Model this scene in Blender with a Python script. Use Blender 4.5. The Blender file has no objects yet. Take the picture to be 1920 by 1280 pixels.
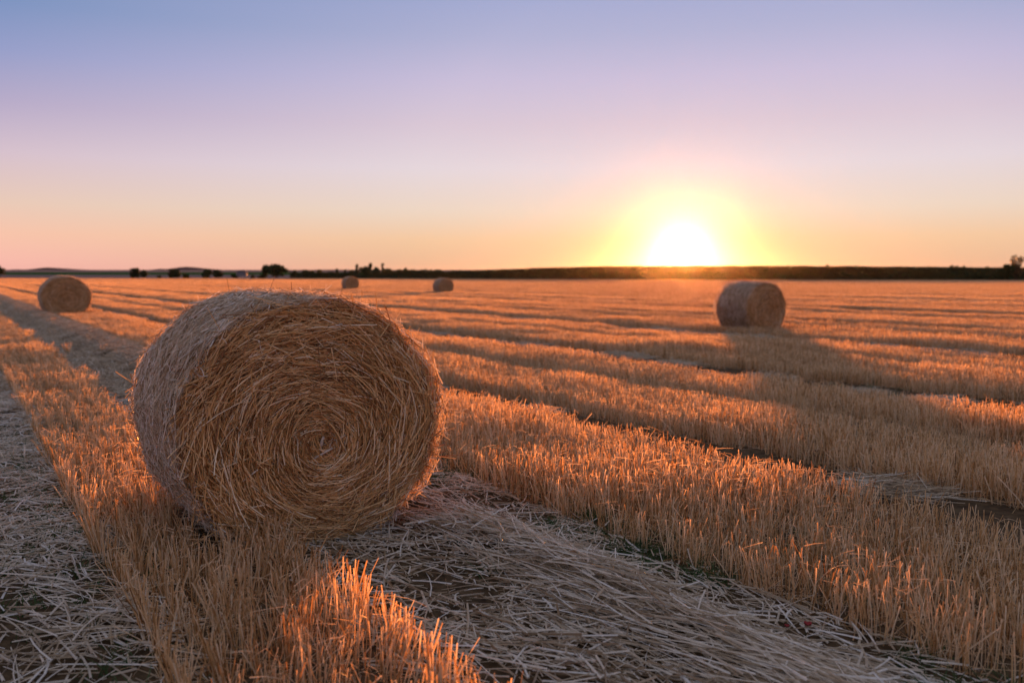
import bpy, math
import numpy as np
from mathutils import Vector

RNG = np.random.default_rng(7)
R = math.radians
scene = bpy.context.scene
COL = scene.collection

# ------------------------------------------------------------------ camera
CAM_H, FPX, HORIZON = 1.5, 1600.0, 517.0          # focal length in pixels of the 1920 px wide photo
cam_d = bpy.data.cameras.new('camera')
cam = bpy.data.objects.new('camera', cam_d)
COL.objects.link(cam)
cam.location = (0, 0, CAM_H)
cam.rotation_euler = (R(90) - math.atan((640 - HORIZON) / FPX), 0, 0)
cam_d.lens, cam_d.sensor_width = 30.0, 36.0
cam_d.clip_start, cam_d.clip_end = 0.05, 30000
cam_d.dof.use_dof = True
cam_d.dof.focus_distance = 4.75
cam_d.dof.aperture_fstop = 1.9
scene.camera = cam

# ------------------------------------------------------------------ sun + sky
SUN_EL, SUN_AZ = R(1.55), math.atan((1279 - 960) / FPX)   # azimuth to the right of the view axis (+Y)
SUN_DIR = Vector((math.sin(SUN_AZ) * math.cos(SUN_EL), math.cos(SUN_AZ) * math.cos(SUN_EL), math.sin(SUN_EL)))
sun_d = bpy.data.lights.new('sun', 'SUN')
sun_d.energy, sun_d.angle, sun_d.color = 5.0, R(2.4), (1.0, 0.31, 0.07)
sun = bpy.data.objects.new('sun', sun_d)
COL.objects.link(sun)
sun.rotation_euler = (-SUN_DIR).to_track_quat('-Z', 'Y').to_euler()
sun.location = (60, 300, 40)

world = bpy.data.worlds.new('World')
scene.world = world
world.use_nodes = True
wt = world.node_tree
wt.nodes.clear()


def wn(t, **k):
    n = wt.nodes.new(t)
    for a, b in k.items():
        setattr(n, a, b)
    return n


def wmath(op, a, b=None, c=None):
    n = wn('ShaderNodeMath', operation=op)
    for i, v in enumerate((a, b, c)):
        if v is None:
            continue
        if isinstance(v, (int, float)):
            n.inputs[i].default_value = v
        else:
            wt.links.new(v, n.inputs[i])
    return n.outputs[0]


sky = wn('ShaderNodeTexSky', sky_type='NISHITA')
sky.sun_disc = False
sky.sun_elevation = SUN_EL
sky.sun_rotation = SUN_AZ
sky.altitude = 100
sky.air_density, sky.dust_density, sky.ozone_density = 1.0, 0.3, 2.0
bg = wn('ShaderNodeBackground')
bg.inputs['Strength'].default_value = 0.009
wt.links.new(sky.outputs[0], bg.inputs['Color'])

# dusk haze layer over the clear-air sky: colour by elevation, warmer and paler towards the sun
tcw = wn('ShaderNodeTexCoord')
nrm = wn('ShaderNodeVectorMath', operation='NORMALIZE')
wt.links.new(tcw.outputs['Generated'], nrm.inputs[0])
sep = wn('ShaderNodeSeparateXYZ')
wt.links.new(nrm.outputs[0], sep.inputs[0])
elev = wmath('MULTIPLY', wmath('ARCSINE', sep.outputs['Z']), 180 / math.pi / 90)     # 0 horizon .. 1 zenith
dt = wn('ShaderNodeVectorMath', operation='DOT_PRODUCT')
wt.links.new(nrm.outputs[0], dt.inputs[0])
dt.inputs[1].default_value = SUN_DIR
theta = wmath('MULTIPLY', wmath('ARCCOSINE', wmath('MINIMUM', dt.outputs['Value'], 0.9999999)), 180 / math.pi)   # degrees from the sun
toward = wmath('MINIMUM', wmath('MAXIMUM', wmath('MULTIPLY_ADD', theta, -1 / 40.0, 58.0 / 40.0), 0.0), 1.0)


def lin(c):
    return tuple((v / 255 / 12.92) if v / 255 <= .04045 else ((v / 255 + .055) / 1.055) ** 2.4 for v in c)


def sky_ramp(stops):
    r = wn('ShaderNodeValToRGB')
    e = r.color_ramp.elements
    while len(e) < len(stops):
        e.new(0.5)
    for k, (deg, c) in zip(e, stops):
        k.position, k.color = deg / 90, (*c, 1)
    wt.links.new(elev, r.inputs[0])
    return r.outputs[0]


SKY_EL = [0.0, 0.8, 2.4, 4.2, 7.0, 9.8, 12.6, 15.3, 17.9, 40.0, 90.0]
SKY_AWAY = [(0.721, 0.363, 0.366), (0.829, 0.399, 0.389), (0.771, 0.417, 0.348), (0.637, 0.415, 0.337), (0.484, 0.336, 0.414), (0.269, 0.228, 0.403), (0.107, 0.177, 0.393), (0.045, 0.148, 0.344), (0.102, 0.176, 0.354), (0.263, 0.275, 0.372), (0.315, 0.306, 0.381)]
SKY_SUN = [(0.585, 0.308, 0.231), (0.517, 0.328, 0.238), (0.612, 0.401, 0.27), (0.603, 0.48, 0.409), (0.579, 0.496, 0.54), (0.522, 0.422, 0.501), (0.444, 0.384, 0.525), (0.338, 0.336, 0.495), (0.277, 0.301, 0.486), (0.294, 0.296, 0.391), (0.294, 0.286, 0.372)]
mixw = wn('ShaderNodeMix', data_type='RGBA')
wt.links.new(toward, mixw.inputs['Factor'])
wt.links.new(sky_ramp(list(zip(SKY_EL, SKY_AWAY))), mixw.inputs['A'])
wt.links.new(sky_ramp(list(zip(SKY_EL, SKY_SUN))), mixw.inputs['B'])
bg2 = wn('ShaderNodeBackground')
wt.links.new(mixw.outputs['Result'], bg2.inputs['Color'])
bg2.inputs['Strength'].default_value = 0.437

# glow of the sun itself in the haze
core = wmath('MULTIPLY', wmath('EXPONENT', wmath('DIVIDE', theta, -0.95)), 2.2)
bg3 = wn('ShaderNodeBackground')
bg3.inputs['Color'].default_value = (1.0, 0.70, 0.40, 1)
wt.links.new(core, bg3.inputs['Strength'])
halo = wmath('MULTIPLY', wmath('EXPONENT', wmath('DIVIDE', theta, -3.0)), 0.05)
bg4 = wn('ShaderNodeBackground')
bg4.inputs['Color'].default_value = (1.0, 0.5, 0.06, 1)
wt.links.new(halo, bg4.inputs['Strength'])


def wadd(a, b):
    n = wn('ShaderNodeAddShader')
    wt.links.new(a, n.inputs[0]); wt.links.new(b, n.inputs[1])
    return n.outputs[0]


wo = wn('ShaderNodeOutputWorld')
wt.links.new(wadd(wadd(bg.outputs[0], bg2.outputs[0]), wadd(bg3.outputs[0], bg4.outputs[0])), wo.inputs['Surface'])

vs = scene.view_settings
vs.view_transform, vs.look, vs.gamma, vs.exposure = 'Standard', 'None', 1.0, 1.5
vs.use_curve_mapping = False
cy = scene.cycles
cy.use_denoising = True
cy.max_bounces, cy.diffuse_bounces, cy.glossy_bounces, cy.transmission_bounces = 8, 5, 2, 5
cy.transparent_max_bounces = 4
cy.sample_clamp_indirect = 4.0


# ------------------------------------------------------------------ helpers
def tag(o, label=None, category=None, group=None, kind=None):
    for k, v in (('label', label), ('category', category), ('group', group), ('kind', kind)):
        if v:
            o[k] = v
    return o


def link(o, parent=None):
    COL.objects.link(o)
    if parent is not None:
        o.parent = parent
    return o


def obj(name, mesh, parent=None, loc=(0, 0, 0), rot=(0, 0, 0), scl=(1, 1, 1)):
    o = bpy.data.objects.new(name, mesh)
    o.location, o.rotation_euler, o.scale = loc, rot, scl
    return link(o, parent)


def empty(name, loc, rz=0.0):
    o = bpy.data.objects.new(name, None)
    o.location, o.rotation_euler = loc, (0, 0, rz)
    o.empty_display_size = 0.2
    return link(o)


def mesh_np(name, V, F, mat=None, attrs=None, smooth=True):
    """V (n,3) floats, F (m,k) ints, attrs {name: (n,) floats on points}"""
    V = np.asarray(V, np.float32)
    F = np.asarray(F, np.int32)
    m = bpy.data.meshes.new(name)
    m.vertices.add(len(V))
    m.vertices.foreach_set('co', V.ravel())
    if len(F):
        k = F.shape[1]
        m.loops.add(F.size)
        m.loops.foreach_set('vertex_index', F.ravel())
        m.polygons.add(len(F))
        m.polygons.foreach_set('loop_start', np.arange(len(F), dtype=np.int32) * k)
        m.polygons.foreach_set('loop_total', np.full(len(F), k, np.int32))
    for a, d in (attrs or {}).items():
        d = np.asarray(d)
        if d.dtype.kind == 'i':
            at = m.attributes.new(a, 'INT', 'POINT')
            at.data.foreach_set('value', d.astype(np.int32))
        elif d.ndim == 2:
            at = m.attributes.new(a, 'FLOAT_VECTOR', 'POINT')
            at.data.foreach_set('vector', d.astype(np.float32).ravel())
        else:
            at = m.attributes.new(a, 'FLOAT', 'POINT')
            at.data.foreach_set('value', d.astype(np.float32))
    m.update(calc_edges=True)
    if len(F) and smooth:
        m.polygons.foreach_set('use_smooth', np.ones(len(F), bool))
    if mat:
        m.materials.append(mat)
    return m


def unit(a):
    return a / np.maximum(np.linalg.norm(a, axis=-1, keepdims=True), 1e-9)


def strands(P0, T, L, W, bend, N, nseg=2, rnd=None, taper=0.8):
    """Folded (V-section) ribbons: base P0, direction T, length L, width W, end bend vector, fold normal N."""
    n = len(P0)
    s = np.linspace(0, 1, nseg + 1)
    C = P0[:, None] + T[:, None] * (L[:, None] * s)[..., None] + bend[:, None] * (s * s)[None, :, None]
    tg = unit(T[:, None] * L[:, None, None] + 2 * bend[:, None] * s[None, :, None])
    side = unit(np.cross(tg, N[:, None]))
    nn = unit(np.cross(side, tg))
    w = 0.5 * W[:, None, None] * (1 - (1 - taper) * s)[None, :, None]
    V = np.stack([C - side * w, C + nn * w * 0.9, C + side * w], 2)       # n, nseg+1, 3, 3
    idx = np.arange(n * (nseg + 1) * 3).reshape(n, nseg + 1, 3)
    f = []
    for k in (0, 1):
        f.append(np.stack([idx[:, :-1, k], idx[:, :-1, k + 1], idx[:, 1:, k + 1], idx[:, 1:, k]], -1).reshape(-1, 4))
    rnd = RNG.random(n) if rnd is None else rnd
    return V.reshape(-1, 3), np.concatenate(f), np.repeat(rnd, (nseg + 1) * 3)


def join(*parts):
    V, F, A, o = [], [], [], 0
    for v, f, a in parts:
        V.append(v); F.append(f + o); A.append(a); o += len(v)
    return np.concatenate(V), np.concatenate(F), np.concatenate(A)


def U(a, b, n):
    return RNG.uniform(a, b, n)


def randdir(n):
    return unit(RNG.normal(size=(n, 3)))


# smooth 2-D value noise for placement (numpy)
_NT = RNG.random((256, 256))


def vnoise(x, y):
    xi, yi = np.floor(x).astype(int), np.floor(y).astype(int)
    fx, fy = x - xi, y - yi
    fx, fy = fx * fx * (3 - 2 * fx), fy * fy * (3 - 2 * fy)
    g = lambda i, j: _NT[i % 256, j % 256]
    return (g(xi, yi) * (1 - fx) + g(xi + 1, yi) * fx) * (1 - fy) + (g(xi, yi + 1) * (1 - fx) + g(xi + 1, yi + 1) * fx) * fy


# ------------------------------------------------------------------ materials
def new_mat(name):
    m = bpy.data.materials.new(name)
    m.use_nodes = True
    t = m.node_tree
    t.nodes.clear()
    return m, t, t.nodes.new('ShaderNodeOutputMaterial')


def ramp(t, stops, src):
    r = t.nodes.new('ShaderNodeValToRGB')
    e = r.color_ramp.elements
    while len(e) < len(stops):
        e.new(0.5)
    for k, (p, c) in zip(e, stops):
        k.position, k.color = p, (*c, 1)
    t.links.new(src, r.inputs[0])
    return r.outputs[0]


def straw_mat(name, stops, trans=0.4, rough=0.5, spec=0.35, inst=True, tmul=1.0):
    m, t, out = new_mat(name)
    at = t.nodes.new('ShaderNodeAttribute'); at.attribute_name = 'rnd'
    src = at.outputs['Fac']
    if inst:
        oi = t.nodes.new('ShaderNodeObjectInfo')
        a = t.nodes.new('ShaderNodeMath'); a.operation = 'MULTIPLY_ADD'
        t.links.new(oi.outputs['Random'], a.inputs[0]); a.inputs[1].default_value = 0.37
        t.links.new(src, a.inputs[2])
        fr = t.nodes.new('ShaderNodeMath'); fr.operation = 'PINGPONG'; fr.inputs[1].default_value = 1.0
        t.links.new(a.outputs[0], fr.inputs[0])
        src = fr.outputs[0]
    col = ramp(t, stops, src)
    # fine blotches along the stalk
    no = t.nodes.new('ShaderNodeTexNoise'); no.inputs['Scale'].default_value = 60; no.inputs['Detail'].default_value = 2
    tc = t.nodes.new('ShaderNodeTexCoord'); t.links.new(tc.outputs['Object'], no.inputs['Vector'])
    mr = t.nodes.new('ShaderNodeMapRange'); mr.inputs['To Min'].default_value = 0.7; mr.inputs['To Max'].default_value = 1.3
    t.links.new(no.outputs[0], mr.inputs['Value'])
    mx = t.nodes.new('ShaderNodeMix'); mx.data_type = 'RGBA'; mx.blend_type = 'MULTIPLY'; mx.inputs['Factor'].default_value = 1
    t.links.new(col, mx.inputs['A']); t.links.new(mr.outputs[0], mx.inputs['B'])
    p = t.nodes.new('ShaderNodeBsdfPrincipled')
    t.links.new(mx.outputs['Result'], p.inputs['Base Color'])
    p.inputs['Roughness'].default_value = rough
    p.inputs['Specular IOR Level'].default_value = spec
    tr = t.nodes.new('ShaderNodeBsdfTranslucent')
    t.links.new(mx.outputs['Result'], tr.inputs['Color'])
    ms = t.nodes.new('ShaderNodeMixShader'); ms.inputs[0].default_value = trans
    t.links.new(p.outputs[0], ms.inputs[1]); t.links.new(tr.outputs[0], ms.inputs[2])
    t.links.new(ms.outputs[0], out.inputs['Surface'])
    return m


def noise_mat(name, c1, c2, scale, rough=0.9, bump=0.3, stretch=(1, 1, 1), detail=6, spec=0.15, dist=0.05):
    m, t, out = new_mat(name)
    tc = t.nodes.new('ShaderNodeTexCoord')
    mp = t.nodes.new('ShaderNodeMapping'); mp.inputs['Scale'].default_value = stretch
    t.links.new(tc.outputs['Object'], mp.inputs['Vector'])
    no = t.nodes.new('ShaderNodeTexNoise')
    no.inputs['Scale'].default_value = scale; no.inputs['Detail'].default_value = detail; no.inputs['Roughness'].default_value = 0.65
    t.links.new(mp.outputs[0], no.inputs['Vector'])
    col = ramp(t, [(0.3, c1), (0.7, c2)], no.outputs[0])
    p = t.nodes.new('ShaderNodeBsdfPrincipled')
    t.links.new(col, p.inputs['Base Color'])
    p.inputs['Roughness'].default_value = rough
    p.inputs['Specular IOR Level'].default_value = spec
    if bump:
        b = t.nodes.new('ShaderNodeBump'); b.inputs['Strength'].default_value = bump; b.inputs['Distance'].default_value = dist
        t.links.new(no.outputs[0], b.inputs['Height']); t.links.new(b.outputs[0], p.inputs['Normal'])
    t.links.new(p.outputs[0], out.inputs['Surface'])
    return m


M_STUB = straw_mat('stubble_straw', [(0, (.14, .06, .018)), (.3, (.47, .25, .09)), (.65, (.78, .49, .23)), (1, (.91, .71, .46))], 0.5, 0.5, 0.22)
M_LOOSE = straw_mat('bleached_straw', [(0, (.13, .075, .03)), (.3, (.30, .19, .09)), (.6, (.56, .42, .26)), (.85, (.82, .70, .53)), (1, (.90, .83, .72))], 0.35, 0.4, 0.5)
M_LITTER = straw_mat('weathered_straw', [(0, (.14, .09, .045)), (.45, (.38, .26, .14)), (.85, (.60, .45, .28)), (1, (.80, .70, .54))], 0.3, 0.5, 0.35)
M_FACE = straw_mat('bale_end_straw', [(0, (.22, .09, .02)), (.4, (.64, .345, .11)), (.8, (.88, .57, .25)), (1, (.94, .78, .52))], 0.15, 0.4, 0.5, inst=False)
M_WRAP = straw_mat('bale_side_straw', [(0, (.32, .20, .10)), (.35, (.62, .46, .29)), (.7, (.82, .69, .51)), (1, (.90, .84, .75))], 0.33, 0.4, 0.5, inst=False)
M_CORE = noise_mat('packed_straw', (.16, .075, .022), (.34, .18, .065), 30, bump=0.8, dist=0.02)
M_SOIL = noise_mat('field_soil', (.045, .03, .018), (.16, .105, .055), 14, bump=0.8, dist=0.03, spec=0.02)
M_GREEN = straw_mat('green_weed', [(0, (.03, .06, .015)), (1, (.09, .15, .04))], 0.3)
M_LEAF = straw_mat('tree_leaf', [(0, (.02, .032, .012)), (1, (.06, .075, .025))], 0.12, 0.7, 0.08)
M_LEAFW = straw_mat('thin_tree_leaf', [(0, (.06, .05, .02)), (1, (.14, .10, .04))], 0.45)
M_BARK = noise_mat('bark', (.03, .022, .016), (.08, .06, .045), 6, bump=0.5)

# ------------------------------------------------------------------ ground layout
ROW_YAW = math.atan(1050 / FPX)                   # rows run off to the left of the view axis
RD = np.array([-math.sin(ROW_YAW), math.cos(ROW_YAW)])   # along the rows
RP = np.array([math.cos(ROW_YAW), math.sin(ROW_YAW)])    # across the rows, to the right
SUN_XY = np.array([math.sin(SUN_AZ), math.cos(SUN_AZ)])


def uv_of(x, y):
    return x * RD[0] + y * RD[1], x * RP[0] + y * RP[1]


def xy_of(u, v):
    return u * RD[0] + v * RP[0], u * RD[1] + v * RP[1]


def ground_pt(px, py):
    """photo pixel -> point on the flat field"""
    d = CAM_H * FPX / (py - HORIZON)
    return (px - 960) / FPX * d, d


# bare lanes across the rows: swaths, wheel tracks
GAPS = [(-0.9, 0.56), (1.48, 3.06), (4.85, 5.6), (9.1, 10.5), (14.9, 16.4), (18.9, 20.2), (21.2, 22.4), (26.3, 27.6), (29.8, 32.0), (37.2, 40.0),
        (-4.6, -3.6), (-9.5, -8.0), (-16.0, -15.0), (45.6, 48.3), (58, 61.2), (67, 70), (75.5, 79)]
for k in range(24):
    c = 88 + k * 15.5 + RNG.uniform(-2, 2)
    GAPS.append((c, c + RNG.uniform(2.5, 4.5)))
    GAPS.append((c + 7.5, c + 9))
for k in range(20):
    c = -24 - k * 15.5 + RNG.uniform(-2, 2)
    GAPS.append((c, c + RNG.uniform(.9, 1.6)))
G0 = np.array([g[0] for g in GAPS]); G1 = np.array([g[1] for g in GAPS])


def in_gap(v, u=None, pad=0.0, wob=True):
    w = (vnoise(np.asarray(u) * 0.55 + 11, np.zeros_like(v) + 3.3) - .5) * 0.08 + (vnoise(np.asarray(u) * 2.3, np.round(v) + 9.1) - .5) * 0.08 if u is not None else 0
    vv = v + w
    return ((vv[:, None] > G0 - pad) & (vv[:, None] < G1 + pad)).any(1)


def band(v):
    """height of the stubble across the rows: uneven cutting bar, sunk wheel lanes"""
    b = .86 + .34 * vnoise(v * 1.15 + 4, v * 0 + .5)
    for c, w, d in ((7.4, .35, .4), (12.7, .3, .45), (14.1, .25, .35), (18.2, .3, .45), (25.5, .5, .5), (28, .4, .4), (35.5, .5, .5), (43.5, .6, .5), (55, .6, .5), (65, .7, .5)):
        b = b - d * np.exp(-((v - c) / w) ** 2)
    return np.maximum(b, .3)


def far_edge(x):
    """distance of the field's far boundary"""
    return np.interp(x, [-330, -60, 0, 100, 260], [480, 420, 345, 272, 256])


# bales: centre on the field, yaw of the axis
BALE_YAW = R(33)
BALES = [(594, 4.62, 33), (122, 31.8, 34), (1406, 22.6, 28), (657, 87, 33), (831, 72, 35)]


def bale_xy(k):
    px, d, yw = BALES[k]
    if k == 0:   # pixel and distance belong to the front end; step back half the length along the axis
        d0, yw = d, R(yw)
        return (px + 2 - 960) / FPX * d0 - math.sin(yw) * 0.62, d0 + math.cos(yw) * 0.62
    return (px - 960) / FPX * d, d


def clear_of_bales(x, y, hw=0.55, hl=0.62):
    ok = np.ones(len(x), bool)
    for k, b in enumerate(BALES):
        cx, cy_ = bale_xy(k)
        a = R(b[2])
        du = (x - cx) * -math.sin(a) + (y - cy_) * math.cos(a)
        dv = (x - cx) * math.cos(a) + (y - cy_) * math.sin(a)
        ok &= ~((np.abs(du) < hl) & (np.abs(dv) < hw))
    return ok


def ground_z(x, y):
    near = np.clip(1 - (y - 25) / 30, 0, 1)
    return near * ((vnoise(x * 1.3 + 50, y * 1.3 + 50) - .5) * 0.05 + (vnoise(x * .3, y * .3) - .5) * 0.05)


# ground sheet: fine near the camera, coarse out to the horizon
def grid_sheet(name, xs, ys, zf, mat):
    X, Y = np.meshgrid(xs, ys)
    Z = zf(X.ravel(), Y.ravel())
    nx, ny = len(xs), len(ys)
    i = np.arange(nx * ny).reshape(ny, nx)
    F = np.stack([i[:-1, :-1], i[:-1, 1:], i[1:, 1:], i[1:, :-1]], -1).reshape(-1, 4)
    return mesh_np(name, np.stack([X.ravel(), Y.ravel(), Z], 1), F, mat)


xs = np.concatenate([[-9000, -3000, -1000, -400, -150, -70], np.arange(-40, 40.1, .5), [70, 150, 400, 1000, 3000, 9000]])
ys = np.concatenate([[-3000, -500, -100, -30], np.arange(-6, 60, .5), [70, 90, 130, 200, 300, 500, 900, 2000, 4000, 9000]])
tag(obj('ground', grid_sheet('ground', xs, ys, ground_z, M_SOIL)), 'dark soil of the harvested field under the stubble', kind='structure')


# ------------------------------------------------------------------ scattering by geometry nodes
def scatter(name, pts, rotz, scl, idx, variants, label, tilt=None):
    """one 'stuff' object: a mesh of points that carries instances of the variant meshes"""
    lib = bpy.data.collections.new(name + '_variants')
    for k, vm in enumerate(variants):
        lib.objects.link(bpy.data.objects.new('%s_variant_%02d' % (name, k), vm))
    rot = np.zeros((len(pts), 3)); rot[:, 2] = rotz
    if tilt is not None:
        rot[:, :2] = tilt
    m = mesh_np(name, pts, np.zeros((0, 4)), attrs={'rot': rot, 'scl': np.asarray(scl), 'idx': np.asarray(idx).astype(np.int32)})
    ng = bpy.data.node_groups.new(name + '_scatter', 'GeometryNodeTree')
    ng.interface.new_socket('Geometry', in_out='INPUT', socket_type='NodeSocketGeometry')
    ng.interface.new_socket('Geometry', in_out='OUTPUT', socket_type='NodeSocketGeometry')
    N = ng.nodes.new
    gi, go, ip, ci = N('NodeGroupInput'), N('NodeGroupOutput'), N('GeometryNodeInstanceOnPoints'), N('GeometryNodeCollectionInfo')
    ci.inputs['Collection'].default_value = lib
    ci.inputs['Separate Children'].default_value = True
    ci.inputs['Reset Children'].default_value = True

    def attr(nm, ty):
        a = N('GeometryNodeInputNamedAttribute'); a.data_type = ty; a.inputs['Name'].default_value = nm
        return a.outputs['Attribute']
    L = ng.links.new
    L(gi.outputs[0], ip.inputs['Points'])
    L(ci.outputs[0], ip.inputs['Instance'])
    ip.inputs['Pick Instance'].default_value = True
    L(attr('idx', 'INT'), ip.inputs['Instance Index'])
    e2r = N('FunctionNodeEulerToRotation')
    L(attr('rot', 'FLOAT_VECTOR'), e2r.inputs[0]); L(e2r.outputs[0], ip.inputs['Rotation'])
    L(attr('scl', 'FLOAT'), ip.inputs['Scale'])
    L(ip.outputs[0], go.inputs[0])
    o = obj(name, m)
    md = o.modifiers.new('scatter', 'NODES'); md.node_group = ng
    tag(o, label, kind='stuff')
    return o


def stubble_patch(name, lu, lv, n, width, hmin, hmax, rows=None, leaves=0.25, nseg=2):
    """a patch of cut stalks, lu along the row (local y), lv across (local x)"""
    y = U(-lu / 2, lu / 2, n)
    x = U(-lv / 2, lv / 2, n) if rows is None else RNG.choice(rows, n) + RNG.normal(0, .012, n)
    P = np.stack([x, y, np.full(n, -.03)], 1)
    lean = np.where(RNG.random(n) < .14, .4, .085)
    T = unit(np.stack([RNG.normal(0, lean), RNG.normal(0, lean), np.ones(n)], 1))
    a = U(0, 2 * np.pi, n)
    N = np.stack([np.cos(a), np.sin(a), np.zeros(n)], 1)
    L = U(hmin, hmax, n) * np.where(RNG.random(n) < .12, U(.4, .8, n), 1) + .03
    b = np.stack([RNG.normal(0, .02, n), RNG.normal(0, .02, n), np.zeros(n)], 1)
    parts = [strands(P, T, L, U(.75, 1.3, n) * width, b, N, nseg)]
    k = int(n * leaves)
    if k:      # dry leaf shreds hanging off the stalks
        y = U(-lu / 2, lu / 2, k); x = U(-lv / 2, lv / 2, k)
        P = np.stack([x, y, U(.02, hmax * .95, k)], 1)
        T = unit(np.stack([RNG.normal(0, 1, k), RNG.normal(0, 1, k), U(-.3, .9, k)], 1))
        Lf = U(.04, .13, k)
        b = np.stack([RNG.normal(0, .02, k), RNG.normal(0, .02, k), -U(.01, .06, k)], 1)
        parts.append(strands(P, T, Lf, U(.5, 1.0, k) * width, b, randdir(k), 2, rnd=U(.4, 1, k), taper=.3))
        # litter on the soil
        y = U(-lu / 2, lu / 2, k); x = U(-lv / 2, lv / 2, k)
        P = np.stack([x, y, U(.0, .03, k)], 1)
        T = unit(np.stack([RNG.normal(0, 1, k), RNG.normal(0, 1, k), RNG.normal(0, .12, k)], 1))
        parts.append(strands(P, T, U(.05, .2, k), U(.5, .9, k) * width, RNG.normal(0, .012, (k, 3)), np.tile([0, 0, 1.], (k, 1)), 2))
    V, F, A = join(*parts)
    return mesh_np(name, V, F, M_STUB, {'rnd': A})


def frustum_uv(y0, y1, du, dv, jit=True, margin=1.18):
    """lattice in row coordinates, clipped to the camera's wedge between two distances"""
    hw = .6 * margin * y1 + 2
    cs = [(-(.6 * margin * y0 + 2), y0), (.6 * margin * y0 + 2, y0), (-hw, y1), (hw, y1)]
    uu = [uv_of(*c) for c in cs]
    u = np.arange(min(c[0] for c in uu), max(c[0] for c in uu), du)
    v = np.arange(min(c[1] for c in uu), max(c[1] for c in uu), dv)
    v = v - (v[0] % dv)
    Ug, Vg = [g.ravel() for g in np.meshgrid(u, v)]
    if jit:
        Ug = Ug + RNG.uniform(-.4, .4, len(Ug)) * du
    x, y = xy_of(Ug, Vg)
    k = (y > y0) & (y <= y1) & (np.abs(x) < .6 * margin * y + 2)
    return Ug[k], Vg[k], x[k], y[k]


N1, N2 = 42.0, 135.0
# near rows: 0.25 m bits of one drill row
tufts = [stubble_patch('stubble_tuft', .27, .03, 27, .0052, .13, .225, rows=[0.0], leaves=.35) for k in range(18)]
u, v, x, y = frustum_uv(1.6, N1, .2, .125)
dens = vnoise(u * .8, v * 2.2)
stray = (v > 1.3) & (v < 3.1) & (y > 8) & (RNG.random(len(u)) < .012)
keep = (~in_gap(v, u) | stray) & clear_of_bales(x, y) & (RNG.random(len(u)) < np.clip(.72 + dens * .6, 0, 1))
u, v, x, y = u[keep], v[keep], x[keep], y[keep]
n = len(u)
hs = (.86 + .34 * vnoise(x * .9, y * .9)) * band(v) + RNG.normal(0, .05, n)
scatter('stubble', np.stack([x + RNG.normal(0, .01, n), y + RNG.normal(0, .01, n), ground_z(x, y)], 1),
        ROW_YAW + RNG.choice([0, math.pi], n) + RNG.normal(0, .06, n), hs, RNG.integers(0, 18, n), tufts,
        'cut golden straw stubble standing in drilled rows over the near field', tilt=RNG.normal(0, .05, (n, 2)))
# middle distance
mids = [stubble_patch('stubble_strip', 1.05, .5, 150, .010, .12, .22, leaves=.2, nseg=1) for k in range(8)]
u, v, x, y = frustum_uv(N1, N2, 1.0, .45, margin=1.5)
keep = ~in_gap(v, u, pad=-.05) & clear_of_bales(x, y, .7, .7) & (RNG.random(len(u)) < .95)
u, v, x, y = u[keep], v[keep], x[keep], y[keep]
n = len(u)
scatter('stubble', np.stack([x, y, ground_z(x, y)], 1), ROW_YAW + RNG.choice([0, math.pi], n), (.9 + .3 * vnoise(x * .3, y * .3)) * band(v), RNG.integers(0, 8, n), mids,
        'cut golden straw stubble of the middle distance around the small far bales')
# the rest of the field, around and behind the camera (it throws warm light back at the bales)
gx, gy = [g.ravel() for g in np.meshgrid(np.arange(-60, 60, 1.0), np.arange(-70, 60, .5))]
u, v = gx, gy                                     # lattice in row coordinates
x, y = xy_of(u, v)
keep = ~in_gap(v, u) & ((y < 1.3) | ((np.abs(x) > .708 * y + 2.2) & (y < 40))) & (np.hypot(x, y) > .9) & (RNG.random(len(x)) < .95)
u, v, x, y = u[keep], v[keep], x[keep], y[keep]
n = len(u)
scatter('stubble', np.stack([x, y, ground_z(x, y)], 1), ROW_YAW + RNG.choice([0, math.pi], n), .85 + .35 * vnoise(x * .3, y * .3), RNG.integers(0, 8, n), mids,
        'cut golden straw stubble beside and behind the viewpoint')
# far field
fars = [stubble_patch('stubble_block', 3.2, 1.0, 260, .028, .12, .22, leaves=.1, nseg=1) for k in range(6)]
u, v, x, y = frustum_uv(N2, 480, 3.0, .9, margin=1.45)
keep = ~in_gap(v, u, pad=-.2) & (y < far_edge(x) - 1)
u, v, x, y = u[keep], v[keep], x[keep], y[keep]
n = len(u)
scatter('stubble', np.stack([x, y, np.zeros(n)], 1), ROW_YAW + RNG.choice([0, math.pi], n), .85 + .35 * vnoise(x * .1, y * .1), RNG.integers(0, 6, n), fars,
        'cut golden straw stubble reaching to the far edge of the field')


# ------------------------------------------------------------------ loose straw in the bare lanes
def ridge_h(v, u):
    """height of the raked straw ridge in the swath"""
    c = 2.48 + (vnoise(u * .4 + 5, u * 0 + 1.5) - .5) * .25
    return (.10 * np.exp(-((v - c) / .2) ** 2) + .02) * (.6 + .8 * vnoise(u * 1.1, v * 1.5)) * ((v > 1.2) & (v < 3.2))


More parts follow.
